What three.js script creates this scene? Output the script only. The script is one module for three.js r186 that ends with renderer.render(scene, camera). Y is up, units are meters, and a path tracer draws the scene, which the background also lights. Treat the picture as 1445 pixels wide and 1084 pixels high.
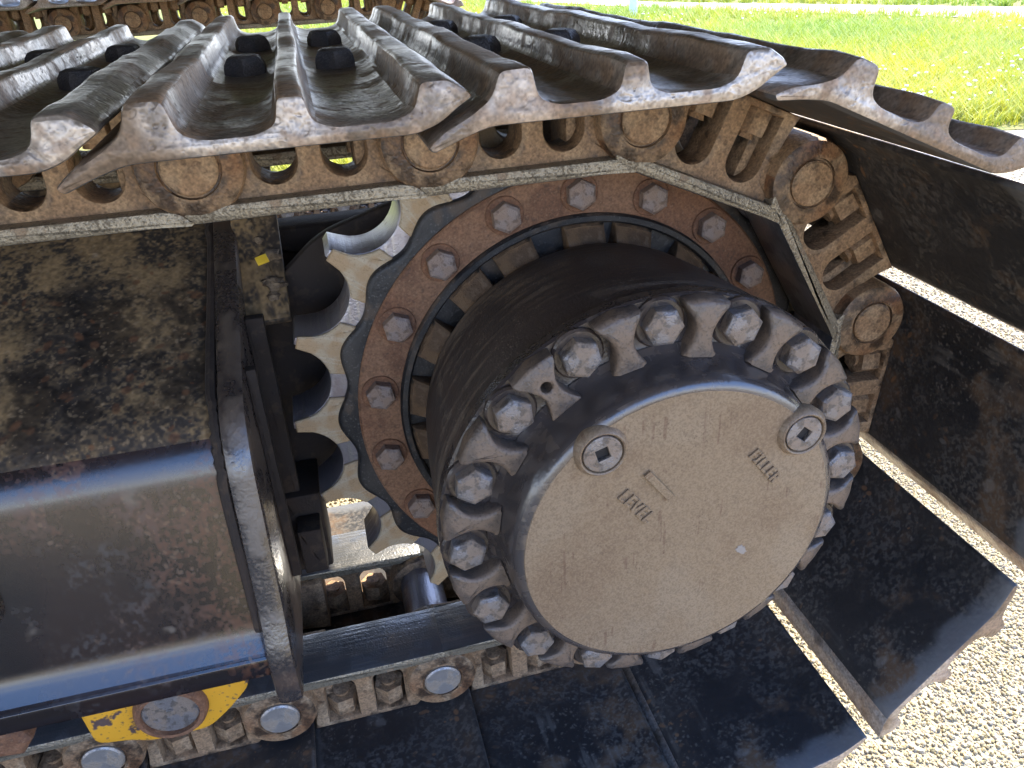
import * as THREE from 'three';
import { toCreasedNormals, mergeGeometries } from 'three/addons/utils/BufferGeometryUtils.js';
import { FontLoader } from 'three/addons/loaders/FontLoader.js';
import { TextGeometry } from 'three/addons/geometries/TextGeometry.js';

// ---------------------------------------------------------------- camera, sky, sun, exposure
// lengths below are in u (1 u = bolt-circle radius of the sprocket flange = 0.234 m); the origin is the axle, z points outwards
const U = 0.234;
const scene = new THREE.Scene();
const camera = new THREE.PerspectiveCamera(2 * Math.atan(542 / 1110.52) * 180 / Math.PI, 1445 / 1084, 0.02, 400);
{
  const yaw = 0.2295, pitch = 0.50636, roll = -0.04934;
  const f = new THREE.Vector3(Math.sin(yaw) * Math.cos(pitch), -Math.sin(pitch), -Math.cos(yaw) * Math.cos(pitch));
  const r = new THREE.Vector3(Math.cos(yaw), 0, Math.sin(yaw)), up = new THREE.Vector3().crossVectors(r, f);
  const r2 = r.clone().multiplyScalar(Math.cos(roll)).addScaledVector(up, Math.sin(roll));
  const u2 = up.clone().multiplyScalar(Math.cos(roll)).addScaledVector(r, -Math.sin(roll));
  camera.position.set(-1.1155 * U, 1.9573 * U, 3.2563 * U);
  camera.quaternion.setFromRotationMatrix(new THREE.Matrix4().makeBasis(r2, u2, f.clone().negate()));
}
const GROUND = -1.735 * U;
const SUN = new THREE.Vector3(0.52, 0.72, -0.46).normalize();
{ // clear sky: pale at the horizon, blue above, a little brighter towards the sun
  const w = 256, h = 128, d = new Float32Array(w * h * 4), v = new THREE.Vector3();
  for (let j = 0; j < h; j++) for (let i = 0; i < w; i++) {
    const el = ((j + 0.5) / h - 0.5) * Math.PI, az = ((i + 0.5) / w - 0.5) * 2 * Math.PI;
    v.set(Math.cos(el) * Math.cos(az), Math.sin(el), Math.cos(el) * Math.sin(az));
    const t = Math.pow(1 - Math.max(0, Math.sin(el)), 4.5), g = Math.pow(Math.max(0, v.dot(SUN)), 6) * 0.35, k = (j * w + i) * 4;
    d[k] = 0.135 + 0.70 * t + g; d[k + 1] = 0.30 + 0.56 * t + g * 0.95; d[k + 2] = 0.72 + 0.10 * t + g * 0.85; d[k + 3] = 1;
  }
  const sky = new THREE.DataTexture(d, w, h, THREE.RGBAFormat, THREE.FloatType);
  sky.mapping = THREE.EquirectangularReflectionMapping; sky.magFilter = THREE.LinearFilter; sky.needsUpdate = true;
  scene.background = sky; scene.environment = sky;
}
const sun = new THREE.DirectionalLight(new THREE.Color(1, 0.9, 0.71), 3.7);
sun.position.copy(SUN).multiplyScalar(12); sun.castShadow = true;
sun.shadow.mapSize.set(2048, 2048);
Object.assign(sun.shadow.camera, { left: -5, right: 5, top: 5, bottom: -5, near: 0.5, far: 40 });
scene.add(sun, sun.target);
const renderer = new THREE.WebGLRenderer({ antialias: true });
renderer.toneMapping = THREE.LinearToneMapping;
renderer.toneMappingExposure = 5.5;
renderer.shadowMap.enabled = true;

// ---------------------------------------------------------------- random numbers, noise fields, materials
function rng(seed) { let a = seed >>> 0; return () => { a = (a + 0x6D2B79F5) | 0; let t = Math.imul(a ^ (a >>> 15), 1 | a); t = (t + Math.imul(t ^ (t >>> 7), 61 | t)) ^ t; return ((t ^ (t >>> 14)) >>> 0) / 4294967296; }; }
const W = 768;
const ss = (a, b, x) => { const t = Math.min(1, Math.max(0, (x - a) / (b - a))); return t * t * (3 - 2 * t); };
function field(fx, fy, oct, seed, gain = 0.55, N = W) {
  const out = new Float32Array(N * N), rnd = rng(seed); let amp = 1, tot = 0;
  for (let o = 0; o < oct; o++) {
    const nx = Math.min(fx << o, N), ny = Math.min(fy << o, N), lat = new Float32Array(nx * ny);
    for (let i = 0; i < lat.length; i++) lat[i] = rnd();
    for (let y = 0; y < N; y++) {
      const gy = y * ny / N, y0 = gy | 0, ty = gy - y0, sy = ty * ty * (3 - 2 * ty), r0 = (y0 % ny) * nx, r1 = ((y0 + 1) % ny) * nx;
      for (let x = 0; x < N; x++) {
        const gx = x * nx / N, x0 = gx | 0, tx = gx - x0, sx = tx * tx * (3 - 2 * tx), a = x0 % nx, b = (x0 + 1) % nx;
        const p = lat[r0 + a] + (lat[r0 + b] - lat[r0 + a]) * sx, q = lat[r1 + a] + (lat[r1 + b] - lat[r1 + a]) * sx;
        out[y * N + x] += (p + (q - p) * sy) * amp;
      }
    }
    tot += amp; amp *= gain;
  }
  let m = 0, s = 0; for (const v of out) m += v; m /= out.length; for (const v of out) s += (v - m) ** 2; s = Math.sqrt(s / out.length);
  for (let i = 0; i < out.length; i++) out[i] = 0.5 + (out[i] - m) / s * 0.17;   // mean .5, deviation .17
  return out;
}
function spots(n, r0, r1, seed) {                    // irregular small chips, 0..1
  const out = new Float32Array(W * W), rnd = rng(seed);
  for (let k = 0; k < n; k++) {
    const cx = rnd() * W, cy = rnd() * W, r = r0 + (r1 - r0) * rnd() ** 3, sx = 0.6 + rnd(), rot = rnd() * 6.28, c = Math.cos(rot), s = Math.sin(rot), R = Math.ceil(r * 1.8);
    for (let y = -R; y <= R; y++) for (let x = -R; x <= R; x++) {
      const a = (x * c + y * s) / sx, b = (y * c - x * s) * sx, dd = Math.hypot(a, b) / r;
      if (dd < 1.1) { const i = ((cy + y + W * 4 | 0) % W) * W + (cx + x + W * 4 | 0) % W; out[i] = Math.max(out[i], ss(1.1, 0.6, dd)); }
    }
  }
  return out;
}
const F1 = field(3, 3, 7, 11), F2 = field(5, 5, 7, 23), F3 = field(12, 12, 6, 37), F4 = field(32, 32, 4, 41), G = field(200, 200, 2, 53, 0.8), ST = field(4, 90, 3, 61, 0.6), ST2 = field(90, 3, 3, 67, 0.6);
const SPa = spots(1800, 1.2, 6, 71), SPb = spots(160, 2, 14, 73), SPc = spots(13000, 0.7, 2.4, 79);
const enc = new Uint8Array(4097); for (let i = 0; i <= 4096; i++) { const c = i / 4096; enc[i] = Math.round(255 * (c <= 0.0031308 ? 12.92 * c : 1.055 * c ** (1 / 2.4) - 0.055)); }
function tex(data, srgb, size, n = W) {
  const t = new THREE.DataTexture(data, n, n, THREE.RGBAFormat); t.wrapS = t.wrapT = THREE.RepeatWrapping; t.magFilter = THREE.LinearFilter; t.minFilter = THREE.LinearMipmapLinearFilter; t.generateMipmaps = true;
  if (srgb) t.colorSpace = THREE.SRGBColorSpace; t.repeat.set(1 / size, 1 / size); t.needsUpdate = true; return t;
}
const P = { r: 0, g: 0, b: 0, rough: 0.5, metal: 0, h: 0.5 };
const set = (r, g, b, rough, metal = 0) => { P.r = r; P.g = g; P.b = b; P.rough = rough; P.metal = metal; };
const over = (k, r, g, b, rough, metal = 0) => { P.r += (r - P.r) * k; P.g += (g - P.g) * k; P.b += (b - P.b) * k; P.rough += (rough - P.rough) * k; P.metal += (metal - P.metal) * k; };
// surface(size of one tile in metres, bump in metres, (i, x, y) => sets P, extra properties)
function surface(size, bump, fn, extra = {}) {
  const { half, ...more } = extra, n = half ? W / 2 : W, st = half ? 2 : 1;    // half: every second texel is enough
  const a = new Uint8Array(n * n * 4), b = new Uint8Array(n * n * 4), c = new Uint8Array(n * n * 4), cl = (v) => Math.max(0, Math.min(1, v));
  for (let y = 0, k = 0; y < n; y++) for (let x = 0; x < n; x++, k += 4) {
    P.h = 0.5; fn(y * st * W + x * st, x / n, y / n);
    a[k] = enc[cl(P.r) * 4096 | 0]; a[k + 1] = enc[cl(P.g) * 4096 | 0]; a[k + 2] = enc[cl(P.b) * 4096 | 0]; a[k + 3] = 255;
    b[k] = 255; b[k + 1] = cl(P.rough) * 255; b[k + 2] = cl(P.metal) * 255; b[k + 3] = 255;
    c[k] = c[k + 1] = c[k + 2] = cl(P.h) * 255; c[k + 3] = 255;
  }
  const rm = tex(b, false, size, n);
  return new THREE.MeshPhysicalMaterial({ map: tex(a, true, size, n), roughnessMap: rm, metalnessMap: rm, roughness: 1, metalness: 1, bumpMap: tex(c, false, size, n), bumpScale: bump, ...more });
}
const M = {};
// worn, half polished track shoe steel: brown film, tan rust, bare bluish steel
M.shoe = surface(0.45, 0.0011, (i) => {
  set(0.17, 0.122, 0.085, 0.4, 0.3);
  over(ss(0.42, 0.7, F2[i]), 0.27, 0.175, 0.108, 0.6, 0.05);
  over(ss(0.4, 0.64, F1[i]) * 0.85, 0.42, 0.375, 0.335, 0.3, 0.6);
  over(ss(0.6, 0.78, F3[i]) * 0.65, 0.07, 0.048, 0.033, 0.26, 0.1);
  over(ss(0.55, 0.82, F4[i]) * 0.5, 0.3, 0.19, 0.115, 0.75, 0);
  over(SPc[i] * 0.3, 0.08, 0.05, 0.03, 0.7); 
  const g = 0.6 + 0.8 * G[i]; P.r *= g; P.g *= g; P.b *= g;
  P.h = 0.35 * F3[i] + 0.35 * F4[i] + 0.25 * G[i] - 0.25 * SPa[i];
});
// inner faces: black paint, dust specks, rust stains, bare steel rubbed along the ends (v runs across the shoe)
M.shoeInner = surface(0.75, 0.0008, (i, x, y) => {
  set(0.018, 0.017, 0.018, 0.5, 0);
  over(ss(0.3, 0.7, F2[i]) * 0.6, 0.042, 0.034, 0.028, 0.68);
  over(ss(0.46, 0.64, F1[i] * 0.5 + F3[i] * 0.5) * ss(0.25, 0.7, F4[i]) * 0.85, 0.105, 0.06, 0.03, 0.82);
  over(ss(0.42, 0.72, G[i]) * ss(0.25, 0.6, F3[i]) * 0.6, 0.1, 0.086, 0.074, 0.78);
  over(ss(0.55, 0.75, ST2[i] * 0.6 + F4[i] * 0.4) * ss(0.45, 0.7, F2[W * W - 1 - i]) * 0.5, 0.13, 0.112, 0.095, 0.7);
  over(SPc[i] * ss(0.35, 0.6, F2[W * W - 1 - i]) * 0.45, 0.16, 0.135, 0.11, 0.75); over(SPa[i] * ss(0.42, 0.62, F2[i]) * 0.7, 0.19, 0.095, 0.042, 0.8); over(SPb[i] * ss(0.42, 0.7, F4[i]) * 0.45, 0.17, 0.15, 0.13, 0.6);
  const e = Math.min(y, 1 - y) * 0.75;                       // metres from the end of the shoe
  over(ss(0.03, 0.012, e + (F3[i] - 0.5) * 0.02 + (F4[i] - 0.5) * 0.016) * 0.8, 0.15, 0.15, 0.155, 0.42, 0.4);
  P.h = 0.4 * F3[i] + 0.3 * F4[i] + 0.3 * G[i];
});
M.link = surface(0.4, 0.0018, (i) => {
  set(0.25, 0.152, 0.08, 0.7, 0.05);
  over(ss(0.4, 0.64, F2[i]) * 0.85, 0.165, 0.07, 0.027, 0.78, 0.05);
  over(ss(0.47, 0.6, F1[i] * 0.45 + F3[i] * 0.4 + F4[i] * 0.15) * 0.88, 0.03, 0.019, 0.0125, 0.38, 0.1);
  over(ss(0.55, 0.78, F3[W * W - 1 - i]) * 0.65, 0.35, 0.235, 0.135, 0.85);
  over(SPa[i] * 0.4, 0.06, 0.033, 0.018, 0.8);
  const g = 0.5 + 1.0 * G[i]; P.r *= g; P.g *= g; P.b *= g;
  P.h = 0.3 * F3[i] + 0.4 * F4[i] + 0.3 * G[i];
});
M.rail = surface(0.3, 0.0012, (i) => {
  set(0.29, 0.25, 0.185, 0.46, 0.6);
  over(ss(0.45, 0.75, G[i] * 0.6 + F4[i] * 0.4) * 0.8, 0.085, 0.065, 0.042, 0.6, 0.2);
  over(ss(0.6, 0.8, F3[i]) * 0.6, 0.25, 0.165, 0.1, 0.8, 0);
  P.h = 0.4 * F4[i] + 0.6 * G[i];
});
M.railTop = surface(0.3, 0.0006, (i) => {
  set(0.2, 0.205, 0.22, 0.3, 0.8);
  over(ss(0.45, 0.75, F3[i]) * 0.7, 0.07, 0.068, 0.07, 0.45, 0.3);
  over(ss(0.55, 0.8, ST[i]) * 0.4, 0.32, 0.3, 0.28, 0.3, 0.8);
  P.h = 0.5 * ST[i] + 0.5 * G[i];
});
M.darkBrown = surface(0.4, 0.0008, (i) => {
  set(0.022, 0.0145, 0.0105, 0.8);
  over(ss(0.4, 0.75, F2[i]) * 0.6, 0.042, 0.026, 0.017, 0.9);
  over(ss(0.55, 0.8, F4[i]) * 0.4, 0.085, 0.055, 0.034, 0.9);
  P.h = 0.5 * F3[i] + 0.5 * G[i];
});
M.rust = surface(0.4, 0.0009, (i) => {
  set(0.185, 0.086, 0.043, 0.78);
  over(ss(0.38, 0.7, F2[i]) * 0.7, 0.235, 0.128, 0.07, 0.85);
  over(ss(0.52, 0.75, F3[i]) * 0.6, 0.11, 0.045, 0.021, 0.7);
  over(SPa[i] * 0.35, 0.05, 0.028, 0.018, 0.6); over(SPc[i] * 0.3, 0.3, 0.19, 0.12, 0.9);
  const g = 0.6 + 0.8 * G[i]; P.r *= g; P.g *= g; P.b *= g;
  P.h = 0.35 * F3[i] + 0.3 * F4[i] + 0.35 * G[i];
});
M.black = surface(0.4, 0.0012, (i) => {
  set(0.012, 0.0115, 0.012, 0.5);
  over(ss(0.5, 0.85, F2[i]) * 0.5, 0.07, 0.06, 0.05, 0.6);
  over(ss(0.62, 0.85, F3[i]) * 0.5, 0.12, 0.08, 0.05, 0.8);
  over(SPc[i] * 0.25, 0.2, 0.19, 0.18, 0.7);
  P.h = 0.5 * F3[i] + 0.3 * F4[i] + 0.2 * G[i];
});
M.mottled = surface(0.16, 0.0016, (i) => {
  set(0.085, 0.049, 0.024, 0.75);
  over(ss(0.4, 0.7, F3[i]) * 0.8, 0.15, 0.088, 0.043, 0.85);
  over(ss(0.42, 0.6, F2[i]) * 0.9, 0.013, 0.013, 0.012, 0.45);
  over(ss(0.55, 0.85, F4[i]) * 0.5, 0.16, 0.11, 0.07, 0.85);
  P.h = 0.4 * F3[i] + 0.4 * F4[i] + 0.2 * G[i];
});
// drum: matt black with dust scratches that run round it (u runs round the drum)
M.drum = surface(0.5, 0.0008, (i) => {
  set(0.03, 0.0245, 0.0225, 0.44);
  over(ss(0.45, 0.66, ST[i] * 0.6 + G[i] * 0.25 + F4[i] * 0.15) * ss(0.25, 0.6, F2[i]) * 0.85, 0.17, 0.128, 0.09, 0.78);
  over(ss(0.45, 0.8, F1[i]) * 0.5, 0.07, 0.048, 0.038, 0.6);
  over(SPc[i] * ss(0.4, 0.65, F3[i]) * 0.6, 0.24, 0.2, 0.155, 0.8);
  P.h = 0.4 * ST[i] + 0.3 * F4[i] + 0.3 * G[i];
});
M.flange = surface(0.3, 0.0012, (i) => {
  set(0.085, 0.066, 0.055, 0.34);
  over(ss(0.42, 0.68, F3[i]) * 0.75, 0.17, 0.118, 0.08, 0.62);
  over(ss(0.5, 0.75, F2[i]) * 0.7, 0.2, 0.13, 0.075, 0.75);
  over(ss(0.55, 0.85, G[i]) * 0.6, 0.035, 0.026, 0.022, 0.4);
  P.h = 0.35 * F3[i] + 0.35 * F4[i] + 0.3 * G[i];
});
M.flangeDark = surface(0.3, 0.001, (i) => {
  set(0.038, 0.03, 0.027, 0.26);
  over(ss(0.5, 0.8, F3[i]) * 0.45, 0.1, 0.07, 0.052, 0.5);
  over(ss(0.6, 0.85, F4[i]) * 0.3, 0.15, 0.105, 0.07, 0.7);
  P.h = 0.4 * F3[i] + 0.4 * F4[i] + 0.2 * G[i];
});
M.cover = surface(0.28, 0.0004, (i) => {
  set(0.195, 0.135, 0.083, 0.46);
  over(ss(0.4, 0.8, F1[i]) * 0.6, 0.15, 0.092, 0.052, 0.55);
  over(ss(0.52, 0.78, F2[i]) * 0.45, 0.23, 0.172, 0.115, 0.5);
  over(ss(0.45, 0.8, G[i]) * 0.5, 0.11, 0.073, 0.044, 0.6); over(ss(0.45, 0.8, 1 - G[i]) * 0.4, 0.26, 0.19, 0.125, 0.45);
  over(SPc[i] * ss(0.5, 0.75, F3[i]) * 0.5, 0.07, 0.04, 0.022, 0.7);
  over(ss(0.66, 0.8, ST2[i]) * ss(0.64, 0.7, F3[i]) * 0.5, 0.1, 0.05, 0.028, 0.7);
  P.h = 0.45 * G[i] + 0.35 * F4[i] + 0.2 * F3[i];
});
M.bolt = surface(0.2, 0.0009, (i) => {
  set(0.2, 0.185, 0.18, 0.42, 0.4);
  over(ss(0.4, 0.7, F3[i]) * 0.8, 0.2, 0.145, 0.1, 0.75);
  over(ss(0.55, 0.75, F4[i]) * 0.7, 0.06, 0.048, 0.04, 0.5);
  P.h = 0.4 * F4[i] + 0.6 * G[i];
});
M.boltRust = surface(0.2, 0.0009, (i) => {
  set(0.25, 0.195, 0.165, 0.5, 0.2);
  over(ss(0.45, 0.75, F3[i]) * 0.7, 0.27, 0.18, 0.125, 0.8);
  over(ss(0.6, 0.8, F4[i]) * 0.6, 0.075, 0.042, 0.027, 0.6);
  P.h = 0.4 * F4[i] + 0.6 * G[i];
});
M.boltDark = surface(0.2, 0.0014, (i) => {
  set(0.065, 0.063, 0.07, 0.45, 0.15);
  over(ss(0.42, 0.7, F3[i]) * 0.6, 0.1, 0.086, 0.078, 0.7);
  over(ss(0.5, 0.8, G[i]) * 0.5, 0.15, 0.14, 0.135, 0.7);
  P.h = 0.5 * F4[i] + 0.5 * G[i];
});
M.tooth = surface(0.3, 0.0008, (i) => {
  set(0.40, 0.315, 0.205, 0.6, 0.1);
  over(ss(0.5, 0.75, F3[i]) * 0.6, 0.36, 0.22, 0.1, 0.8);
  over(ss(0.55, 0.8, ST[i]) * 0.4, 0.47, 0.42, 0.33, 0.45, 0.3);
  over(ss(0.62, 0.85, G[i]) * 0.35, 0.17, 0.11, 0.06, 0.8);
  P.h = 0.5 * ST[i] + 0.5 * G[i];
});
M.steel = surface(0.3, 0.0006, (i) => {
  set(0.3, 0.28, 0.29, 0.36, 0.65);
  over(ss(0.5, 0.75, F3[i]) * 0.5, 0.2, 0.13, 0.1, 0.7, 0.1);
  over(ss(0.6, 0.8, ST2[i]) * 0.4, 0.42, 0.4, 0.36, 0.3, 0.9);
  P.h = 0.5 * ST2[i] + 0.5 * G[i];
});
// track frame: dark gloss paint; dried mud lies on the sloping top (v above 0), rust blooms below the bend
M.frame = surface(0.9, 0.0006, (i, x, y) => {
  set(0.014, 0.0095, 0.0095, 0.24);
  over(ss(0.45, 0.8, F2[i]) * 0.55, 0.026, 0.0115, 0.0085, 0.34);
  over(ss(0.45, 0.62, F1[i] * 0.5 + F3[i] * 0.5) * ss(0.4, 0.72, G[i] * 0.7 + F4[i] * 0.3) * 0.75, 0.1, 0.035, 0.014, 0.6);
  over(ss(0.52, 0.75, F2[i] * 0.6 + F4[i] * 0.4) * ss(0.45, 0.75, G[i]) * 0.5, 0.055, 0.05, 0.05, 0.6);
  over(SPc[i] * ss(0.45, 0.65, F3[i]) * 0.55, 0.17, 0.1, 0.055, 0.8); over(SPb[i] * ss(0.58, 0.66, F2[i]) * ss(0.4, 0.6, F4[i]) * 0.5, 0.2, 0.16, 0.12, 0.8);
  P.h = 0.35 * F3[i] + 0.12 * F4[i] + 0.12 * G[i];
}, { ior: 1.5, clearcoat: 0.75, clearcoatRoughness: 0.16 });
// the same beam where dried mud lies on its sloping top
M.frameMud = surface(0.9, 0.0022, (i) => {
  set(0.04, 0.03, 0.022, 0.75);
  over(ss(0.33, 0.62, F1[i] * 0.45 + F3[i] * 0.55) * ss(0.3, 0.62, F4[i] * 0.45 + G[i] * 0.55), 0.19, 0.125, 0.06, 0.95);
  over(ss(0.54, 0.66, F3[i] * 0.7 + F4[i] * 0.3) * 0.75, 0.28, 0.18, 0.083, 0.95);
  over(ss(0.53, 0.64, F2[i] * 0.6 + F3[W * W - 1 - i] * 0.4) * ss(0.3, 0.6, F4[i]) * 0.85, 0.018, 0.014, 0.012, 0.55);
  over(SPc[i] * 0.5, 0.27, 0.19, 0.11, 0.95); over(SPa[i] * ss(0.5, 0.65, F2[i]) * 0.7, 0.13, 0.055, 0.022, 0.9); over(SPb[i] * ss(0.6, 0.66, F1[i]) * ss(0.4, 0.6, F4[i]) * 0.8, 0.34, 0.27, 0.2, 0.9);
  const g = 0.6 + 0.8 * G[i]; P.r *= g; P.g *= g; P.b *= g;
  P.h = 0.35 * F3[i] + 0.3 * F4[i] + 0.35 * G[i];
});
M.framePlate = surface(0.5, 0.0011, (i) => {
  set(0.04, 0.031, 0.028, 0.27);
  over(ss(0.45, 0.7, F2[i]) * 0.7, 0.1, 0.052, 0.028, 0.6);
  over(ss(0.55, 0.75, F3[i]) * 0.5, 0.15, 0.11, 0.075, 0.7);
  over(ss(0.55, 0.85, G[i]) * 0.4, 0.15, 0.095, 0.055, 0.75);
  P.h = 0.4 * F3[i] + 0.4 * F4[i] + 0.2 * G[i];
}, { ior: 1.9 });
M.yellow = surface(0.25, 0.001, (i) => {
  set(0.68, 0.33, 0.025, 0.42);
  over(ss(0.56, 0.6, F2[i] * 0.5 + F3[i] * 0.5), 0.09, 0.055, 0.045, 0.6);
  over(SPa[i] * 0.7, 0.12, 0.07, 0.05, 0.7);
  P.h = 0.6 - 0.4 * ss(0.56, 0.6, F2[i] * 0.5 + F3[i] * 0.5) + 0.1 * G[i];
}, { half: true });
M.dirt = surface(0.25, 0.004, (i) => {
  set(0.2, 0.145, 0.09, 0.95); over(ss(0.5, 0.8, F3[i]), 0.1, 0.07, 0.045, 0.95); over(ss(0.6, 0.9, G[i]) * 0.6, 0.3, 0.23, 0.16, 0.95);
  P.h = 0.4 * F3[i] + 0.3 * F4[i] + 0.3 * G[i];
}, { half: true });
M.gravel = surface(0.6, 0.008, (i) => {
  set(0.31, 0.262, 0.18, 0.95); over(ss(0.5, 0.8, F4[i]) * 0.7, 0.22, 0.18, 0.118, 0.95); over(ss(0.55, 0.9, G[i]) * 0.6, 0.38, 0.33, 0.235, 0.9);
  P.h = 0.5 * F4[i] + 0.5 * G[i];
});
M.pin = surface(0.2, 0.001, (i) => {
  set(0.36, 0.33, 0.3, 0.4, 0.6);
  over(ss(0.5, 0.75, F3[i]) * 0.6, 0.24, 0.17, 0.11, 0.75, 0.1);
  P.h = 0.5 * F4[i] + 0.5 * G[i];
}, { half: true });
M.rim = surface(0.3, 0.0006, (i) => {
  set(0.055, 0.045, 0.042, 0.24);
  over(ss(0.5, 0.8, F3[i]) * 0.4, 0.11, 0.078, 0.055, 0.45);
  over(ss(0.55, 0.8, F4[i]) * ss(0.45, 0.7, F2[i]) * 0.4, 0.17, 0.12, 0.08, 0.6);
  P.h = 0.4 * F3[i] + 0.3 * F4[i] + 0.2 * G[i];
}, { half: true, ior: 1.8 });
M.pale = new THREE.MeshStandardMaterial({ color: new THREE.Color().setRGB(0.26, 0.225, 0.19), roughness: 0.9 });
M.chip = new THREE.MeshStandardMaterial({ color: new THREE.Color().setRGB(0.75, 0.5, 0.04), roughness: 0.5 });
M.hole = new THREE.MeshStandardMaterial({ color: new THREE.Color().setRGB(0.012, 0.01, 0.01), roughness: 0.8 });  // near-black that paints the shade at the bottom of the plug sockets
M.wet = surface(0.25, 0.003, (i) => { set(0.018, 0.018, 0.02, 0.28); over(ss(0.5, 0.7, F4[i]) * 0.4, 0.09, 0.065, 0.05, 0.6); P.h = 0.6 * F4[i] + 0.4 * G[i]; }, { half: true });

// ---------------------------------------------------------------- geometry helpers
const D2R = Math.PI / 180;
// bring a geometry built in u to metres, crease its normals and lay uv in metres by box projection
function fin(g, { crease = 35, uv = 'box', du = 0, dv = 0 } = {}) {
  let o = g.index ? g.toNonIndexed() : g;
  if (uv === 'box' && o.attributes.uv) o.deleteAttribute('uv');
  if (crease) o = toCreasedNormals(o, crease * D2R);
  o.scale(U, U, U);
  if (uv === 'box') {
    const p = o.attributes.position, n = p.count, t = new Float32Array(n * 2), a = new THREE.Vector3(), b = new THREE.Vector3(), c = new THREE.Vector3();
    for (let i = 0; i < n; i += 3) {
      a.fromBufferAttribute(p, i); b.fromBufferAttribute(p, i + 1); c.fromBufferAttribute(p, i + 2);
      const N = b.clone().sub(a).cross(c.clone().sub(a)), x = Math.abs(N.x), y = Math.abs(N.y), z = Math.abs(N.z);
      [a, b, c].forEach((q, k) => {
        const s = z >= x && z >= y ? [q.x, q.y] : y >= x ? [q.x, q.z] : [q.z, q.y];
        t[(i + k) * 2] = s[0] + du; t[(i + k) * 2 + 1] = s[1] + dv;
      });
    }
    o.setAttribute('uv', new THREE.BufferAttribute(t, 2));
  }
  return o;
}
function mirrorZ(g) {                                 // reflect in the plane half way across the track
  const o = g.clone(), p = o.attributes.position, n = o.attributes.normal, t = o.attributes.uv;
  for (let i = 0; i < p.count; i++) { p.setZ(i, -0.4 * U - p.getZ(i)); n.setZ(i, -n.getZ(i)); }
  for (let i = 0; i < p.count; i += 3) for (const at of [p, n, t]) {
    const k = at.itemSize; for (let j = 0; j < k; j++) { const q = at.array[(i + 1) * k + j]; at.array[(i + 1) * k + j] = at.array[(i + 2) * k + j]; at.array[(i + 2) * k + j] = q; }
  }
  return o;
}
// sort the triangles into material groups: pick(normal, centre) -> material index
function split(g, pick) {
  const q = g.attributes.position, bins = [[], [], []], a = new THREE.Vector3(), b = new THREE.Vector3(), c = new THREE.Vector3();
  for (let i = 0; i < q.count; i += 3) {
    a.fromBufferAttribute(q, i); b.fromBufferAttribute(q, i + 1); c.fromBufferAttribute(q, i + 2);
    const N = b.clone().sub(a).cross(c.clone().sub(a)).normalize(); bins[pick(N, a.add(b).add(c).divideScalar(3 * U), i)].push(i);
  }
  const r = new THREE.BufferGeometry(), order = bins.flat();
  for (const k of ['position', 'normal', 'uv']) { const s = g.attributes[k], n = s.itemSize, o = new Float32Array(s.array.length); order.forEach((i, j) => o.set(s.array.subarray(i * n, (i + 3) * n), j * 3 * n)); r.setAttribute(k, new THREE.BufferAttribute(o, n)); }
  let at = 0; bins.forEach((b2, k) => { if (b2.length) r.addGroup(at, b2.length * 3, k); at += b2.length * 3; });
  return r;
}
function part(name, geo, mat, parent, pos, rotZ = 0) {
  const m = new THREE.Mesh(geo, mat); m.name = name; m.castShadow = m.receiveShadow = true;
  if (pos) m.position.set(pos[0] * U, pos[1] * U, pos[2] * U); m.rotation.z = rotZ; parent.add(m); return m;
}
const used = {};
function numbered(n) { const k = used[n] = (used[n] ?? -1) + 1; return k ? `${n}_${String(k).padStart(3, '0')}` : n; }
function thing(name, label, category, group, pos = [0, 0, 0]) {
  const o = new THREE.Group(); o.name = numbered(name); o.userData = { label, category }; if (group) o.userData.group = group;
  o.position.set(pos[0] * U, pos[1] * U, pos[2] * U); scene.add(o); return o;
}
// closed polygon with rounded corners; r is one radius or one per point
function roundPoly(pts, r, seg = 4) {
  const out = [], n = pts.length;
  for (let i = 0; i < n; i++) {
    const p = pts[i], a = pts[(i + n - 1) % n], b = pts[(i + 1) % n], la = Math.hypot(a[0] - p[0], a[1] - p[1]), lb = Math.hypot(b[0] - p[0], b[1] - p[1]);
    const rr = Array.isArray(r) ? r[i] : r, k = Math.min(rr, la * 0.45, lb * 0.45);
    if (k < 1e-4) { out.push(new THREE.Vector2(...p)); continue; }
    const A = [p[0] + (a[0] - p[0]) * k / la, p[1] + (a[1] - p[1]) * k / la], B = [p[0] + (b[0] - p[0]) * k / lb, p[1] + (b[1] - p[1]) * k / lb];
    for (let s = 0; s <= seg; s++) { const t = s / seg, u = 1 - t; out.push(new THREE.Vector2(u * u * A[0] + 2 * u * t * p[0] + t * t * B[0], u * u * A[1] + 2 * u * t * p[1] + t * t * B[1])); }
  }
  return out;
}
function extrude(shape, z0, z1, bevel = 0.01, seg = 2, steps = 1, curve = 12) {
  const g = new THREE.ExtrudeGeometry(shape, { depth: z1 - z0 - 2 * bevel, bevelEnabled: bevel > 0, bevelSize: bevel, bevelThickness: bevel, bevelOffset: -bevel, bevelSegments: seg, steps, curveSegments: curve });
  g.translate(0, 0, z0 + bevel); return g;
}
const box = (x0, x1, y0, y1, z0, z1, b = 0.012) => extrude(new THREE.Shape(roundPoly([[x0, y0], [x1, y0], [x1, y1], [x0, y1]], b * 0.6, 2)), z0, z1, b);
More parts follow.
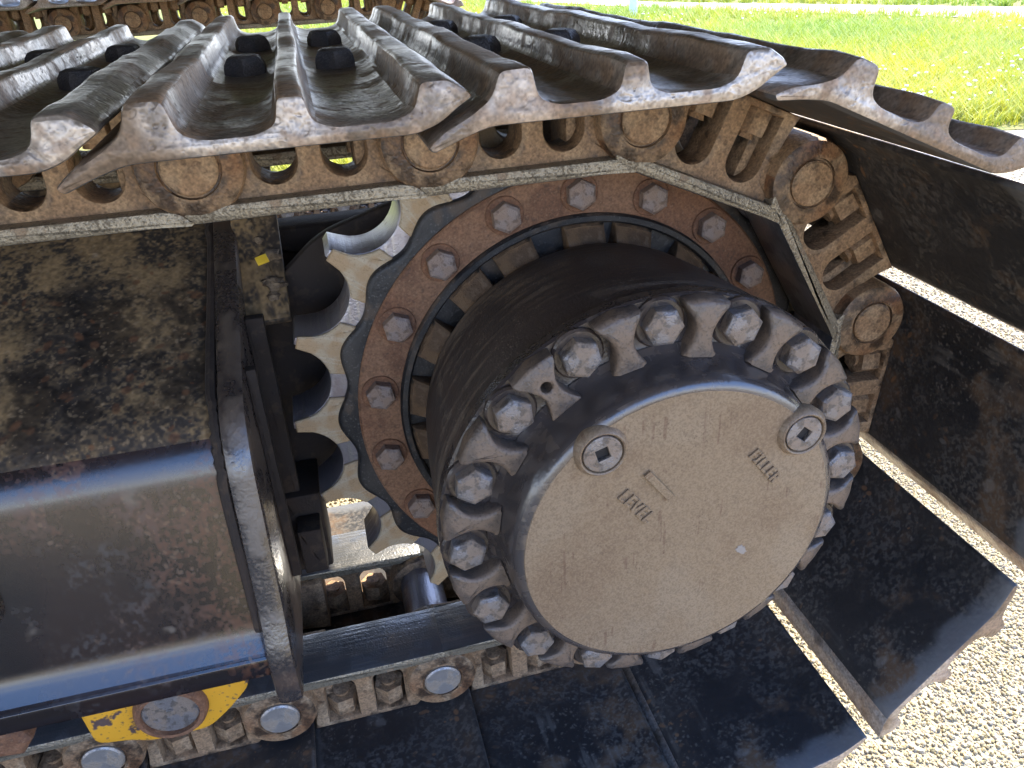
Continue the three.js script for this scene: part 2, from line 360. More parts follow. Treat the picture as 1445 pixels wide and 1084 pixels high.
// turned about the axle: points are (radius, z)
function lathe(pts, seg = 96) { const g = new THREE.LatheGeometry(pts.map(([r, z]) => new THREE.Vector2(r, z)), seg); g.rotateX(Math.PI / 2); return g; }
function hexHead(R, h, dome = 0.014) {
  const head = new THREE.LatheGeometry([[0, h], [R * 0.55, h], [R * 0.78, h - dome * 0.25], [R * 0.96, h - dome], [R, h - dome * 1.5], [R, 0]].map(([a, b]) => new THREE.Vector2(a, b)), 6);
  head.rotateX(Math.PI / 2); return head;
}
const cyl = (R, z0, z1, b = 0.01, seg = 28) => lathe([[0, z0], [R - b, z0], [R, z0 + b], [R, z1 - b], [R - b, z1], [0, z1]].reverse(), seg);

// ---------------------------------------------------------------- ground, grass, path
function struct(name, geo, mat) { const m = new THREE.Mesh(geo, mat); m.name = name; m.userData.kind = 'structure'; m.receiveShadow = m.castShadow = true; scene.add(m); return m; }
function sheet(pts, y) {                              // flat polygon on the ground, [x, z] in metres, uv in metres
  const s = new THREE.Shape(pts.map(([x, z]) => new THREE.Vector2(x, -z))), g = new THREE.ShapeGeometry(s); g.rotateX(-Math.PI / 2); g.translate(0, y, 0); return g;
}
struct('gravel_ground', sheet([[-150, -220], [220, -220], [220, 60], [-150, 60]], GROUND - 0.012), M.gravel);
const grassSoil = surface(1.5, 0.01, (i) => { set(0.13, 0.15, 0.024, 0.95); over(ss(0.45, 0.75, F2[i]), 0.2, 0.18, 0.04, 0.95); over(ss(0.5, 0.8, F4[i]) * 0.6, 0.07, 0.1, 0.02, 0.95); P.h = F4[i]; }, { half: true });
struct('grass_field', sheet([[-60, -220], [220, -220], [220, -0.9], [4.4, -2.1], [2.75, -2.5], [-60, -4.2]], GROUND - 0.009), grassSoil);
const pathMat = surface(1.2, 0.004, (i) => { set(0.42, 0.4, 0.38, 0.9); over(ss(0.5, 0.8, F3[i]) * 0.5, 0.33, 0.31, 0.28, 0.9); P.h = F4[i]; }, { half: true });
struct('gravel_path', sheet([[2.5, -19], [3.3, -19], [5.5, -11.95], [8.0, -7.5], [11.5, -1], [10.5, -0.5], [6.75, -6.9], [4.95, -10.9]], GROUND + 0.002), pathMat);

// ---------------------------------------------------------------- shoe, link, pin and nut shapes (local: x along the link, y outwards, z across)
const shoeProfile = roundPoly([
  [-0.545, 0.155], [-0.47, 0.184], [-0.40, 0.205], [0.255, 0.205], [0.315, 0.228], [0.355, 0.258], [0.392, 0.284], [0.378, 0.304], [0.335, 0.335], [0.268, 0.335],
  [0.248, 0.262], [0.20, 0.244], [0.06, 0.244], [0.016, 0.262], [0.002, 0.332], [-0.058, 0.332], [-0.070, 0.262], [-0.115, 0.244], [-0.23, 0.244], [-0.276, 0.262],
  [-0.296, 0.342], [-0.376, 0.342], [-0.398, 0.272], [-0.45, 0.236], [-0.52, 0.205], [-0.56, 0.17]],
  [0.012, 0.03, 0.03, 0.03, 0.03, 0.03, 0.01, 0.02, 0.014, 0.016, 0.03, 0.03, 0.03, 0.03, 0.016, 0.016, 0.03, 0.03, 0.03, 0.03, 0.018, 0.018, 0.03, 0.03, 0.03, 0.008], 3);
shoeProfile.forEach((v) => { v.y += 0.018; });
const Z0 = -1.63, Z1 = 1.335;
function shoeGeometry(seed) {
  const rnd = rng(seed), g0 = extrude(new THREE.Shape(shoeProfile), Z0, Z1, 0.011, 2, 26), p = g0.attributes.position;
  const ph = [rnd() * 9, rnd() * 9, rnd() * 9, rnd() * 9];
  for (let i = 0; i < p.count; i++) {                 // dents and wear on the bars
    const x = p.getX(i), y = p.getY(i), z = p.getZ(i), k = Math.max(0, (y - 0.268) / 0.07);
    const w = Math.sin(z * 5.1 + ph[0] + x * 3) + 0.7 * Math.sin(z * 11.3 + ph[1] + x * 9) + 0.4 * Math.sin(z * 23 + ph[2]);
    p.setY(i, y - k * 0.003 * (1 + w) - k * 0.006 * Math.exp(-(Z1 - z) / 0.06)); p.setX(i, x + 0.003 * Math.sin(z * 4 + ph[3]) * k);
  }
  const g = fin(g0, { crease: 40, du: rnd() * 3, dv: rnd() * 3 });
  // painted inner face: its own material, v = 0..0.75 m across the shoe
  const q = g.attributes.position, t = g.attributes.uv, off = rnd() * 0.7;
  return split(g, (N, mid, i) => {
    if (!(N.y < -0.45 && mid.x < 0.28)) return 0;
    for (let k = 0; k < 3; k++) t.setXY(i + k, q.getX(i + k) + off, (q.getZ(i + k) / U - Z0) / (Z1 - Z0) * 0.75);
    return 1;
  });
}
const web = new THREE.Shape();
web.moveTo(-0.27, 0.222); web.lineTo(-0.32, 0.165); web.absarc(-0.415, 0, 0.187, 62 * D2R, 238 * D2R, false);
web.lineTo(-0.47, -0.172); web.lineTo(0.375, -0.172); web.quadraticCurveTo(0.30, -0.12, 0.262, -0.02); web.quadraticCurveTo(0.235, 0.09, 0.275, 0.222); web.closePath();
for (const s of [-0.138, 0.112]) {
  const h = new THREE.Path(), w = 0.08;
  h.moveTo(s - w, 0.19); h.lineTo(s - w, -0.02); h.absarc(s, -0.02, w, Math.PI, 2 * Math.PI, false); h.lineTo(s + w, 0.19); h.closePath(); web.holes.push(h);
}
const tail = new THREE.Shape(); tail.moveTo(0.15, 0.19); tail.lineTo(0.33, 0.165); tail.absarc(0.415, 0, 0.178, 115 * D2R, -110 * D2R, true); tail.lineTo(0.15, -0.165); tail.closePath();
const boss = lathe([[0, 0.1], [0.185, 0.1], [0.185, 0.335], [0.176, 0.355], [0.16, 0.364], [0.108, 0.368], [0.104, 0.355], [0.098, 0.355], [0, 0.355]].reverse(), 32).translate(-0.415, 0, 0);
const linkGeo = (() => {
  const gs = [extrude(web, 0.09, 0.3, 0.016, 2), extrude(tail, -0.02, 0.2, 0.014, 2), boss].map((g) => { const o = g.index ? g.toNonIndexed() : g; o.deleteAttribute('uv'); return o; });
  return fin(mergeGeometries(gs), { crease: 35 });
})();
const railShape = new THREE.Shape(roundPoly([[-0.478, -0.158], [-0.442, -0.198], [0.40, -0.198], [0.352, -0.15], [0.30, -0.138], [-0.455, -0.138]], [0.012, 0.01, 0.01, 0.02, 0.02, 0.012], 2));
const railGeo = split(fin(extrude(railShape, 0.03, 0.362, 0.014, 2)), (N) => (N.y < -0.7 ? 1 : 0));
const pinGeo = fin(lathe([[0, 0.377], [0.088, 0.376], [0.096, 0.368], [0.096, 0.2], [0, 0.2]].reverse(), 28));
const nutGeo = fin((() => { const g = new THREE.CylinderGeometry(0.08, 0.08, 0.1, 6).toNonIndexed(), s = new THREE.CylinderGeometry(0.036, 0.044, 0.026, 14).translate(0, -0.06, 0).toNonIndexed(); g.deleteAttribute('uv'); s.deleteAttribute('uv'); return mergeGeometries([g, s]); })(), { crease: 20 });
const bushGeo = fin(lathe([[0, -0.42], [0.125, -0.42], [0.125, 0.02], [0, 0.02]].reverse(), 28));
const linkGeoIn = mirrorZ(linkGeo), railGeoIn = mirrorZ(railGeo), pinGeoIn = mirrorZ(pinGeo);
const shoeBolt = fin((() => { const g = hexHead(0.078, 0.066, 0.026); g.rotateX(-Math.PI / 2); return g; })(), { crease: 25 });

// pins of the chain, from the top left, round the sprocket, to the bottom left
const pins = [], PITCH = 0.8321, R = 1.3695, A0 = 13.704, STEP = 35.37;
for (let k = 8; k >= 1; k--) pins.push([R * Math.cos((A0 + 2 * STEP) * D2R) - k * PITCH, R * Math.sin((A0 + 2 * STEP) * D2R) - 0.008 * Math.min(k, 2)]);
for (let k = 2; k >= -3; k--) pins.push([R * Math.cos((A0 + k * STEP) * D2R), R * Math.sin((A0 + k * STEP) * D2R)]);
for (let k = 1; k <= 8; k++) pins.push([R * Math.cos((A0 - 3 * STEP) * D2R) - k * PITCH, R * Math.sin((A0 - 3 * STEP) * D2R) - 0.018]);
function track(label, group, z) {
  const t = thing('crawler_track', label, 'crawler track', group, [0, 0, z]);
  for (let i = 0; i + 1 < pins.length; i++) {
    const [ax, ay] = pins[i], [bx, by] = pins[i + 1], rot = Math.atan2(by - ay, bx - ax), mid = [(ax + bx) / 2, (ay + by) / 2, 0];
    const shoe = part('shoe', shoeGeometry(100 + i * 7), [M.shoe, M.shoeInner], t, mid, rot);
    for (const s of [-0.175, 0.132]) for (const bz of [0.2, -0.62]) part('bolt', shoeBolt, M.boltDark, shoe, [s, 0.258, bz]).rotation.y = (i * 2.3 + bz) % 1;
    const o = part('outer_link', linkGeo, M.link, t, mid, rot), n = part('inner_link', linkGeoIn, M.link, t, mid, rot);
    part('rail', railGeo, [M.rail, M.railTop], o); part('rail', railGeoIn, [M.rail, M.railTop], n);
    part('pin', pinGeo, i > 12 ? M.pin : M.link, o, [-0.415, 0, 0]); part('pin', pinGeoIn, M.link, n, [-0.415, 0, 0]);
    part('bushing', bushGeo, M.steel, o, [-0.415, 0, 0]);
    for (const s of [-0.138, 0.112]) { part('nut', nutGeo, M.link, o, [s, 0.142, 0.2]).rotation.y = s * 9 + i; part('nut', nutGeo, M.link, n, [s, 0.142, -0.6]).rotation.y = s * 5 + i; }
  }
  return t;
}
const near = track('brown steel crawler track with triple-bar shoes wrapped round the drive sprocket', 'crawler tracks of the machine', 0);
{ const mud = new THREE.IcosahedronGeometry(1, 3), p = mud.attributes.position, r = rng(5);     // wet black mud caught on one shoe
  for (let i = 0; i < p.count; i++) { const x = p.getX(i), y = p.getY(i), z = p.getZ(i), n = 1 + 0.25 * Math.sin(x * 9 + z * 4) * Math.sin(z * 11 + y * 5); p.setXYZ(i, x * n * 0.05, y * n * 0.022, z * n * 0.16); }
  part('mud_clump', fin(mud, { crease: 60 }), M.wet, near.children[24], [0.2, 0.25, 0.95]);
}
const farTrack = near.clone(); farTrack.name = numbered('crawler_track'); farTrack.userData = { label: 'second crawler track far behind, seen as dark links with bright holes', category: 'crawler track', group: 'crawler tracks of the machine' };
farTrack.position.set(0.1 * U, 0, -9.2 * U); scene.add(farTrack);

// ---------------------------------------------------------------- drive sprocket
{
  const s = thing('drive_sprocket', 'toothed drive sprocket with rusty bolted ring inside the track', 'sprocket');
  const NT = 20, T0 = 179.0, d = 1.415, rv = 0.192, RT = 1.405;
  const rad = (del) => { const q = d * Math.sin(del * D2R); return Math.abs(q) < rv ? Math.min(RT, d * Math.cos(del * D2R) - Math.sqrt(rv * rv - q * q)) : RT; };
  const pol = (r, a) => new THREE.Vector2(r * Math.cos(a * D2R), r * Math.sin(a * D2R));
  const rim = []; for (let k = 0; k < NT; k++) for (let j = 0; j < 24; j++) { const del = -9 + 18 * j / 24; rim.push(pol(rad(del), T0 + 9 + 18 * k + del)); }
  part('tooth_rim', fin(extrude(new THREE.Shape(rim), -0.345, -0.075, 0.012, 2), { crease: 30 }), M.steel, s);
  // rubbed tooth faces: a flat pad on each tooth, forked at its root
  const pad = []; const outline = (a) => 1.172 + 0.026 * Math.cos(a * 20 * D2R);
  for (let j = 0; j <= 20; j++) { const a = -6.0 + 12 * j / 20; pad.push(pol(Math.min(rad(9 - Math.abs(a)) - 0.006, 1.395), a)); }
  for (let j = 0; j <= 20; j++) { const a = 6.0 - 12 * j / 20; pad.push(pol(outline(a) - 0.03, a)); }
  const pr = roundPoly(pad.map((v) => [v.x, v.y]), pad.map((_, j) => (j === 21 || j === 41 || j === 0 || j === 20) ? 0.02 : 0.003), 3);
  const padGeo = fin(extrude(new THREE.Shape(pr), -0.08, -0.058, 0.006, 1));
  for (let k = 0; k < NT; k++) part('tooth_face', padGeo, M.tooth, s, null, (T0 + 18 * k) * D2R);
  const disc = []; for (let k = 0; k < 400; k++) { const a = 0.9 * k; disc.push(pol(outline(a - T0), a)); }
  part('scalloped_disc', fin(extrude(new THREE.Shape(disc), -0.2, -0.032, 0.022, 3), { crease: 50 }), M.black, s);
  part('bolt_ring', fin(lathe([[0.88, -0.06], [0.905, -0.012], [1.09, -0.012], [1.1, -0.022], [1.1, -0.06]].reverse(), 128)), M.rust, s);
  const head = fin(hexHead(0.069, 0.06, 0.009), { crease: 12 }), washer = fin(lathe([[0, 0.006], [0.083, 0.006], [0.087, 0.002], [0.087, -0.01], [0, -0.01]].reverse(), 32));
  for (let k = 0; k < 18; k++) {
    const a = 0.5308 + k * Math.PI / 9, b = part('bolt', head, M.boltRust, s, [Math.cos(a), Math.sin(a), -0.008], a * 3.7 + k * 1.9);
    part('washer', washer, M.rust, b);
  }
}
// ---------------------------------------------------------------- final drive
{
  const t = thing('final_drive', 'round final drive housing with bolted flange and dusty bronze cover', 'final drive');
  part('hub', fin(lathe([[0.5, -0.2], [0.76, -0.2], [0.76, -0.07], [0.865, -0.07], [0.862, 0.0], [0.872, 0.012], [0.895, 0.012], [0.904, 0.0], [0.904, -0.1]].reverse(), 128)), M.black, t);
  const pd = new THREE.Shape(); pd.absarc(0, 0, 0.862, -6.5 * D2R, 6.5 * D2R, false); pd.absarc(0, 0, 0.74, 6.5 * D2R, -6.5 * D2R, true); pd.closePath();
  const padG = fin((() => { const g = extrude(pd, -0.08, 0.0, 0.012, 2, 1, 10), p = g.attributes.position; for (let i = 0; i < p.count; i++) { const r = Math.hypot(p.getX(i), p.getY(i)); if (p.getZ(i) > -0.05) p.setZ(i, p.getZ(i) + (0.862 - r) * 0.85); } return g; })());
  for (let k = 0; k < 18; k++) part('rib_pad', padG, M.mottled, t, null, (11 + 20 * k + 1.8 * Math.sin(k * 2.7)) * D2R);
  // drum with its own uv: u round, v along
  { const pts = [[0.74, 0.085], [0.785, 0.088], [0.797, 0.1], [0.806, 0.14], [0.832, 0.36], [0.853, 0.6], [0.866, 0.8], [0.868, 0.86], [0.82, 0.9]], g = lathe(pts.reverse(), 128), uv = g.attributes.uv, p = g.attributes.position;
    for (let i = 0; i < uv.count; i++) uv.setXY(i, uv.getX(i) * 2.0, p.getZ(i) * U);
    part('drum', fin(g, { uv: 'keep' }), M.drum, t); }
  const fl = part('bolt_flange', fin(lathe([[0.80, 0.85], [0.868, 0.852], [0.882, 0.868], [0.882, 0.915], [0.874, 0.925], [0.74, 0.928], [0.70, 0.934], [0.66, 0.95], [0.60, 0.96]].reverse(), 128)), M.flangeDark, t);
  const cv = part('cover', fin(lathe([[0.58, 1.12], [0.612, 1.144], [0.608, 1.1485], [0, 1.1485]].reverse(), 128)), M.cover, t);
  part('cover_rim', fin(lathe([[0.58, 0.93], [0.7, 0.942], [0.68, 0.962], [0.666, 0.99], [0.659, 1.03], [0.655, 1.07], [0.652, 1.095], [0.648, 1.113], [0.64, 1.129], [0.628, 1.14], [0.612, 1.146], [0.58, 1.147]].reverse(), 128)), M.rim, cv);
  { const sh = new THREE.Shape(), q = rng(4); for (let k = 0; k < 22; k++) { const a = k / 22 * 6.283, r = 0.011 + 0.012 * q(); sh[k ? 'lineTo' : 'moveTo'](r * Math.cos(a) * 1.4, r * Math.sin(a)); } sh.closePath();
    part('paint_chip', fin(extrude(sh, 0, 0.003, 0.001, 1)), M.pale, cv, [0.268, -0.148, 1.1475], -0.6).userData.label = 'small pale chip in the cover paint'; }
  // raised lands between the bolts, one with a threaded hole
  const land = (hole) => {
    const s = new THREE.Shape(), a0 = 5.1, a1 = 3.6;
    const q = []; for (let j = 0; j <= 8; j++) { const u = j / 8, r = 0.668 + u * 0.205, w = 2.6 + 3.4 * Math.min(1, Math.abs(u - 0.45) / 0.45) ** 2; q.push([r * Math.cos(-w * D2R), r * Math.sin(-w * D2R)]); }
    const m = q.slice().reverse().map(([x, y]) => [x, -y]);
    s.setFromPoints(roundPoly([...q, [0.88, 0], ...m, [0.664, 0]], 0.012, 2).map((v) => v)); s.autoClose = true;
    if (hole) { const h = new THREE.Path(); h.absarc(0.79, 0, 0.021, 0, 2 * Math.PI, true); s.holes.push(h); }
    const g = extrude(s, 0.9, 1.006, hole ? 0.008 : 0.02, 3, 1, 16), p = g.attributes.position;
    for (let i = 0; i < p.count; i++) { const r = Math.hypot(p.getX(i), p.getY(i)); if (p.getZ(i) > 0.94) p.setZ(i, p.getZ(i) - Math.max(0, r - 0.8) * 0.25); }
    return fin(g, { crease: 40 });
  };
  const landGeo = land(false), landHole = land(true), B0 = 0.8304, head = fin(hexHead(0.075, 0.075, 0.012), { crease: 12 });
  const washer = fin(lathe([[0, 0.016], [0.088, 0.016], [0.096, 0.008], [0.096, -0.01], [0, -0.01]].reverse(), 36));
  for (let k = 0; k < 16; k++) {
    const a = B0 + k * Math.PI / 8, b = part('bolt', head, M.bolt, t, [0.7883 * Math.cos(a), 0.7883 * Math.sin(a), 0.93], a * 2.3 + k);
    part('washer', washer, M.flangeDark, b);
    part('flange_land', k === 3 ? landHole : landGeo, M.flange, t, null, a + Math.PI / 16);
  }
  // level and filler plugs with square sockets
  const bossG = fin(lathe([[0.074, 0.004], [0.078, 0.019], [0.083, 0.022], [0.09, 0.017], [0.097, 0.004], [0.102, -0.008], [0.098, -0.04], [0, -0.04], [0, 0.002], [0.074, 0.002]].reverse(), 48));
  const ps = new THREE.Shape(); ps.absarc(0, 0, 0.071, 0, 2 * Math.PI, false); const sq = new THREE.Path(); const q = 0.023; sq.moveTo(q, q); sq.lineTo(-q, q); sq.lineTo(-q, -q); sq.lineTo(q, -q); sq.closePath(); ps.holes.push(sq);
  const plugG = fin(extrude(ps, 0.0, 0.02, 0.004, 2, 1, 24));
  for (const [x, y, r, tilt] of [[-0.322, 0.438, 0.3, 0], [0.456, 0.361, 0.9, 1]]) {
    const b = part('plug_boss', bossG, M.cover, t, [x, y, 1.148]);
    part('plug', plugG, M.bolt, b, null, r); part('socket_shade', fin(box(-0.024, 0.024, -0.024, 0.024, 0.0005, 0.003, 0.001)), M.hole, b, null, r);  // thin dark plate: shade of the square recess put in as colour
  }
  const bar = part('level_mark', fin(new THREE.BoxGeometry(0.17, 0.028, 0.026)), M.cover, t, [-0.1, 0.246, 1.148], -52.5 * D2R); bar.userData.label = 'raised level mark bar on the cover';
  const font = await new FontLoader().loadAsync('fonts/droid/droid_sans_bold.typeface.json');
  for (const [str, x, y, size] of [['LEVEL', -0.1825, 0.17, 0.049], ['FILLER', 0.323, 0.238, 0.043]]) {
    const g = new TextGeometry(str, { font, size, depth: 0.006, curveSegments: 3, bevelEnabled: true, bevelSize: 0.0015, bevelThickness: 0.002, bevelSegments: 1 });
    g.computeBoundingBox(); const bb = g.boundingBox; g.translate(-(bb.min.x + bb.max.x) / 2, -(bb.min.y + bb.max.y) / 2, 0);
    part('lettering', fin(g, { crease: 20 }), M.cover, t, [x, y, 1.1485], -52 * D2R);
  }
}
// ---------------------------------------------------------------- track frame
{
  const t = thing('excavator_undercarriage', 'dark painted steel track frame beam with muddy sloping top', 'track frame');
  // section in (z, y); drawn with -z so that the extrusion runs along x
  const sec = [[-1.5, 1.0], [-1.35, 0.99], [-0.90, 0.79], [0.28, 0.335], [0.395, 0.185], [0.52, -0.625], [0.583, -0.715], [0.602, -0.73], [0.606, -0.83], [0.1, -0.87], [-1.35, -0.87]];
  const beam = (pts, rs, x0, x1, bevel, mat, name, uvF, seg = 10) => {
    const g = extrude(new THREE.Shape(roundPoly(pts.map(([z, y]) => [-z, y]), rs, seg)), x0, x1, bevel, 2, 1); g.rotateY(Math.PI / 2);
    const o = fin(g, { crease: 32 });
    if (uvF) { const p = o.attributes.position, n = o.attributes.normal, uv = o.attributes.uv; for (let i = 0; i < p.count; i++) if (Math.abs(n.getX(i)) < 0.5) uv.setXY(i, p.getX(i), uvF(p.getY(i) / U, p.getZ(i) / U) * U); }
    return part(name, o, mat, t);
  };
  const rs = [0, 0.05, 0.1, 0.09, 0.09, 0.05, 0.012, 0.012, 0.02, 0.02, 0];
  const bm = beam(sec, rs, -8.5, -1.66, 0.004, [M.frame, M.frameMud], 'beam', (y, z) => ((y - 0.20) - (z - 0.33)) * 0.74);
  bm.geometry = split(bm.geometry, (N, mid) => (N.y > 0.62 && mid.y > 0.1 ? 1 : 0));
  const grow = sec.map(([z, y], i) => [[0, 0], [0.0, 0.03], [0.02, 0.035], [0.03, 0.025], [0.035, 0.0], [0.04, 0.1], [0.03, 0.05], [0.03, 0], [0.02, -0.18], [0, -0.18], [0, -0.05]][i].map((dlt, k) => dlt + (k ? y : z)));
  beam(grow, [0, 0.05, 0.1, 0.09, 0.09, 0.1, 0.1, 0.03, 0.03, 0.02, 0], -1.66, -1.545, 0.026, M.framePlate, 'end_plate');
  // weld bead between the beam and its end plate
  const wp = roundPoly(sec.slice(1, 6).map(([z, y]) => [z, y]), [0, 0.1, 0.09, 0.09, 0], 8).map((v, i) => new THREE.Vector3(-1.676 + 0.006 * Math.sin(i * 2.3), v.y + 0.004, v.x + 0.004));
  part('weld_bead', fin(new THREE.TubeGeometry(new THREE.CatmullRomCurve3(wp), 90, 0.024, 8)), M.darkBrown, t);
  // ribs on the inner side of the end plate
  part('inner_rib', fin(box(-1.545, -1.50, -0.75, 0.42, 0.02, 0.075, 0.01)), M.darkBrown, t);
  part('inner_rib', fin(box(-1.545, -1.46, -0.8, 0.5, -0.36, -0.3, 0.01)), M.darkBrown, t);
  // motor mounting plate behind the sprocket, with a rounded corner
  const mp = new THREE.Shape(roundPoly([[-1.6, -0.70], [-0.9, -0.85], [0.6, -0.6], [0.6, 0.8], [-0.5, 0.97], [-1.16, 0.765], [-1.36, 0.58], [-1.6, 0.48]], [0.1, 0.3, 0.4, 0.4, 0.3, 0.2, 0.2, 0.05], 8));
  part('motor_plate', fin(extrude(mp, -0.68, -0.6, 0.02, 2)), M.darkBrown, t);
  part('motor_guard', fin(box(-1.75, 0.7, 0.05, 0.70, -1.25, -1.0, 0.04)), M.darkBrown, t);
  // gusset that carries dried mud, under the top run
  const gus = part('gusset', fin((() => { const g = box(-1.57, -1.34, -0.3, 0.75, -0.02, 0.02, 0.01); g.rotateX(-50 * D2R); g.translate(0, 0.62, -0.62); return g; })()), M.frameMud, t);
  const r = rng(9), lump = new THREE.IcosahedronGeometry(1, 2);
  for (let k = 0; k < 5; k++) {
    const g = lump.clone(), p = g.attributes.position, s = 0.02 + 0.035 * r(), f = r() * 9;
    for (let i = 0; i < p.count; i++) { const x = p.getX(i), y = p.getY(i), z = p.getZ(i), n = s * (1 + 0.22 * Math.sin(x * 5 + f) * Math.sin(y * 6 + f) + 0.15 * Math.sin(z * 9 + f)); p.setXYZ(i, x * n * 1.2, y * n * 0.8, z * n); }
    const u = 0.1 + r() * 0.75;
    part('dried_mud', fin(g, { crease: 60 }), M.dirt, gus, [-1.53 + r() * 0.15, 0.42 + u * 0.5, -0.36 - u * 0.6]);
  }
  const chip = part('yellow_chip', fin(box(-0.028, 0.028, -0.022, 0.022, -0.008, 0.008, 0.004)), M.chip, gus, [-1.43, 0.70, -0.53], 0.3); chip.rotation.x = -0.9;
  // scraper block beside the teeth
  part('scraper', fin(box(-1.56, -1.36, -1.0, -0.5, -0.6, -0.25, 0.02)), M.darkBrown, t);
  part('scraper', fin(box(-1.5, -1.38, -0.9, -0.62, -0.25, -0.1, 0.015)), M.darkBrown, t);
  // mud splat and bracket stub at the far left
  part('bracket_stub', fin(box(-2.80, -2.60, -0.30, -0.02, 0.4, 0.545, 0.03)), M.framePlate, t);
  part('frame_bolt', fin(hexHead(0.1, 0.1, 0.02), { crease: 12 }), M.rust, t, [-2.82, -1.0, 0.4], 0.4);
}
// ---------------------------------------------------------------- bottom rollers under the frame
function roller(x, label) {
  const t = thing('track_roller', label, 'track roller', undefined, [x, -1.04, 0]);
  part('roller_body', fin(lathe([[0, -0.78], [0.2, -0.78], [0.2, -0.42], [0.3, -0.4], [0.3, -0.3], [0.16, -0.28], [0.16, -0.12], [0.3, -0.1], [0.3, 0.0], [0.16, 0.03], [0.16, 0.34], [0, 0.34]].reverse(), 48)), M.black, t);
  const sh = new THREE.Shape(roundPoly([[-0.38, 0.2], [0.36, 0.2], [0.36, 0.03], [0.24, -0.1], [0.13, -0.19], [-0.13, -0.19], [-0.22, -0.15], [-0.36, -0.13]], 0.05, 4));
  part('collar', fin(extrude(sh, 0.3, 0.46, 0.015, 2)), M.yellow, t);
  part('collar_ring', fin(lathe([[0.12, 0.44], [0.128, 0.505], [0.146, 0.505], [0.158, 0.49], [0.168, 0.44]].reverse(), 40)), M.rust, t);
  part('shaft_end', fin(lathe([[0, 0.492], [0.02, 0.492], [0.024, 0.486], [0.12, 0.486], [0.13, 0.478], [0.13, 0.3], [0, 0.3]].reverse(), 40)), M.bolt, t);
  return t;
}
roller(-2.15, 'bottom track roller with chipped yellow collar under the frame lip');

// ---------------------------------------------------------------- upper structure overhead: it shades the track
{
  const t = thing('upper_structure', 'swung excavator upper structure overhead, shading the track', 'excavator body');
  const m = 1 / U, foot = [[0.70, 0.64], [-0.17, -3.0], [-3.6, -2.2], [-3.0, 2.6]].map(([x, z]) => [x * m, -z * m]);
  const up = (y0, y1, k, b) => { const g = extrude(new THREE.Shape(roundPoly(foot.map(([x, y]) => [x, y]), k, 6)), y0 * m, y1 * m, b, 2); g.rotateX(-Math.PI / 2); return g; };
  const belly = surface(1.0, 0.002, (i) => { set(0.035, 0.033, 0.032, 0.6); over(ss(0.5, 0.8, F2[i]) * 0.5, 0.1, 0.08, 0.06, 0.9); P.h = F3[i]; }, { half: true });
  part('belly_plate', fin(up(0.68, 0.80, 0.9, 0.05)), belly, t);
  part('house_body', fin(up(0.80, 1.9, 0.9, 0.1)), M.yellow, t);
}
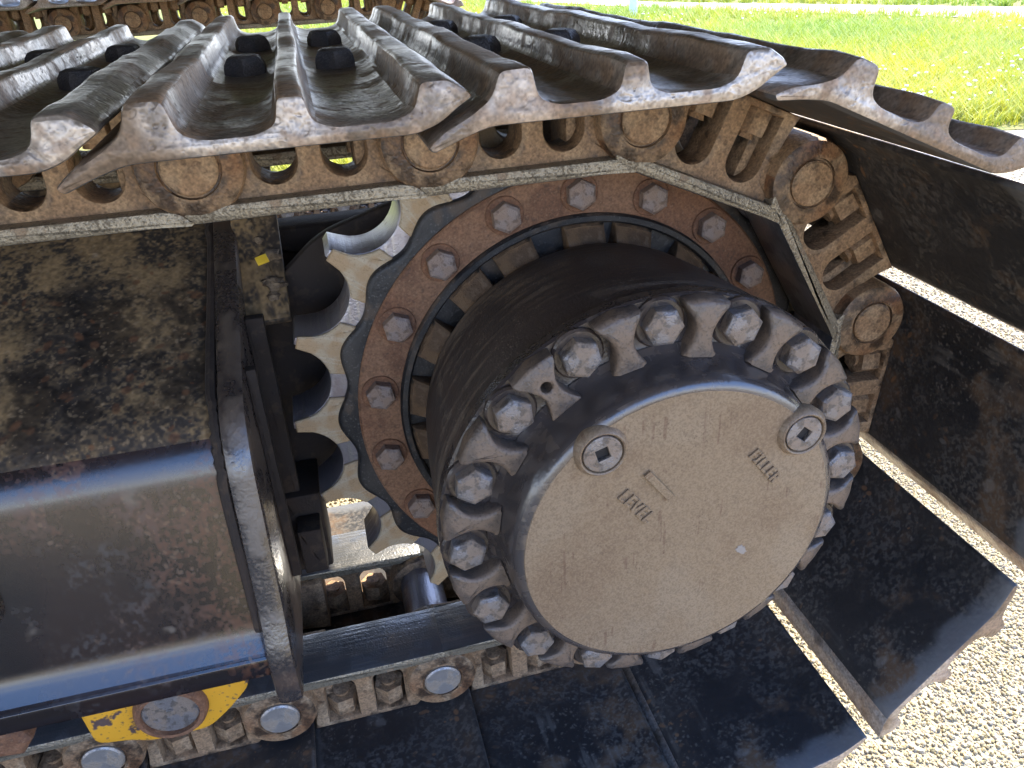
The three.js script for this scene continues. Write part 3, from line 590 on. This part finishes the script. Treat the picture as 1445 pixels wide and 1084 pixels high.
// ---------------------------------------------------------------- stones, grass, flowers, post
{
  const r = rng(77), dummy = new THREE.Object3D(), col = new THREE.Color();
  const stuff = (name, geo, mat, n, place, label, category) => {
    const im = new THREE.InstancedMesh(geo, mat, n); im.name = name; im.userData = { kind: 'stuff', label, category }; im.castShadow = im.receiveShadow = true;
    for (let i = 0; i < n; i++) { place(dummy, col, i); dummy.updateMatrix(); im.setMatrixAt(i, dummy.matrix); im.setColorAt(i, col); }
    im.instanceMatrix.needsUpdate = true; scene.add(im); return im;
  };
  const stone = new THREE.IcosahedronGeometry(1, 1); { const p = stone.attributes.position; for (let i = 0; i < p.count; i++) { const x = p.getX(i), y = p.getY(i), z = p.getZ(i), n = 1 + 0.22 * Math.sin(x * 3.1 + 1) * Math.cos(z * 2.7) + 0.12 * Math.sin(y * 5); p.setXYZ(i, x * n, y * n * 0.7, z * n * 0.8); } stone.computeVertexNormals(); }
  const sm = new THREE.MeshStandardMaterial({ color: 0xffffff, roughness: 0.9 });
  stuff('gravel_stones', stone, sm, 300000, (d, c) => {
    let rad; do { rad = 2.8 * r() ** 0.85; } while (r() < (rad / 2.8) ** 2);          // thins out evenly away from the track end
    const a = r() * 6.2832, x = 0.6 + rad * Math.cos(a), z = -0.1 + rad * Math.sin(a), s = (0.0011 + 0.0021 * r() ** 2.0) * (1 + 0.25 * rad);
    d.position.set(x, GROUND - 0.012 + s * 0.3, z); d.rotation.set(r() * 6, r() * 6, r() * 6); d.scale.set(s * (0.8 + 0.6 * r()), s, s * (0.8 + 0.6 * r()));
    const g = 0.2 + 0.24 * r(), w = r(); c.setRGB(g * (1.06 + 0.08 * w), g * (0.92 + 0.01 * w), g * (0.7 - 0.22 * w));
  }, 'pale crushed gravel strewn under and beside the track', 'gravel');
  // a tuft of bent blades
  const blades = []; const tr = rng(3);
  for (let k = 0; k < 9; k++) {
    const a = tr() * 6.28, h = 0.5 + 0.6 * tr(), lean = 0.25 + 0.5 * tr(), w = 0.035, cx = Math.cos(a), cz = Math.sin(a), ox = (tr() - 0.5) * 0.5, oz = (tr() - 0.5) * 0.5;
    const v = []; for (let j = 0; j <= 2; j++) { const u = j / 2, q = lean * u * u, ww = w * (1 - u * 0.9); v.push([ox + cx * q - cz * ww, h * u, oz + cz * q + cx * ww], [ox + cx * q + cz * ww, h * u, oz + cz * q - cx * ww]); }
    for (let j = 0; j < 2; j++) for (const i of [0, 1, 2, 1, 3, 2]) blades.push(...v[j * 2 + i]);
  }
  const tuft = new THREE.BufferGeometry(); tuft.setAttribute('position', new THREE.Float32BufferAttribute(blades, 3)); tuft.computeVertexNormals();
  const gm = new THREE.MeshPhysicalMaterial({ color: 0xffffff, roughness: 0.8, transmission: 0.35, thickness: 0, side: THREE.DoubleSide });
  const inField = (near) => { // points on the lawn that lie in view behind the track
    for (;;) { const dd = near ? 3.2 + 6 * r() ** 1.5 : 7 + 24 * r(), a = (-0.12 + 1.05 * r()), x = -0.27 + dd * Math.sin(a), z = 0.78 - dd * Math.cos(a); if (z < -2.55 + Math.max(0, x - 2.75) * 0.22 - Math.max(0, 2.75 - x) * 0.027 - 0.25 * r()) return [x, z, dd]; }
  };
  const onPath = (x, z) => { const xc = z < -11.95 ? 5.5 + (z + 11.95) * 0.31 : 5.5 + (z + 11.95) * 0.56; return x > xc - 1.2 && x < xc + 0.15; };
  stuff('grass', tuft, gm, 70000, (d, c, i) => {
    let x, z, dd; do { [x, z, dd] = inField(i % 5 < 3); } while (onPath(x, z));
    const s = (0.05 + 0.09 * r()) * (0.7 + dd * 0.035); d.position.set(x, GROUND - 0.01, z); d.rotation.set(0, r() * 6.28, 0); d.scale.set(s * 1.3, s, s * 1.3);
    const p = Math.sin(x * 1.3 + z * 0.7) * Math.sin(z * 0.9 - x * 0.4), y = Math.min(1, Math.max(0, 0.45 + 0.4 * p + 0.35 * (r() - 0.5)));
    c.setRGB(0.27 + 0.25 * y, 0.38 + 0.10 * y, 0.03 + 0.015 * r());
  }, 'sunlit green and yellow meadow grass behind the machine', 'grass');
  const fl = new THREE.IcosahedronGeometry(1, 0), fm = new THREE.MeshStandardMaterial({ color: 0xffffff, roughness: 0.9 });
  stuff('white_flowers', fl, fm, 1800, (d, c) => {
    let x, z, dd; do { [x, z, dd] = inField(r() < 0.55); } while (onPath(x, z) || Math.sin(x * 0.9 + 1) * Math.sin(z * 0.8) < -0.25);
    const s = 0.005 + 0.009 * r(); d.position.set(x, GROUND + 0.06 + 0.06 * r(), z); d.rotation.set(0, 0, 0); d.scale.set(s, s * 0.6, s); c.setRGB(0.75, 0.72, 0.66);
  }, 'small white flowers dotted through the meadow grass', 'flowers');
}
{
  const t = thing('marker_post', 'slim pale marker post standing in the meadow grass', 'post');
  const wm = new THREE.MeshStandardMaterial({ color: new THREE.Color().setRGB(0.62, 0.66, 0.74), roughness: 0.5 }), dm = new THREE.MeshStandardMaterial({ color: new THREE.Color().setRGB(0.05, 0.06, 0.1), roughness: 0.5 });
  const g = new THREE.CylinderGeometry(0.05, 0.055, 1.0, 20).translate(0, 0.5, 0), b = new THREE.CylinderGeometry(0.0525, 0.0525, 0.12, 20).translate(0, 0.8, 0);
  part('shaft', g, wm, t); part('band', b, dm, t); part('cap', new THREE.SphereGeometry(0.05, 16, 8, 0, 6.3, 0, 1.57).translate(0, 1.0, 0), wm, t);
  t.position.set(4.13, GROUND - 0.02, -9.95);
}
renderer.render(scene, camera);
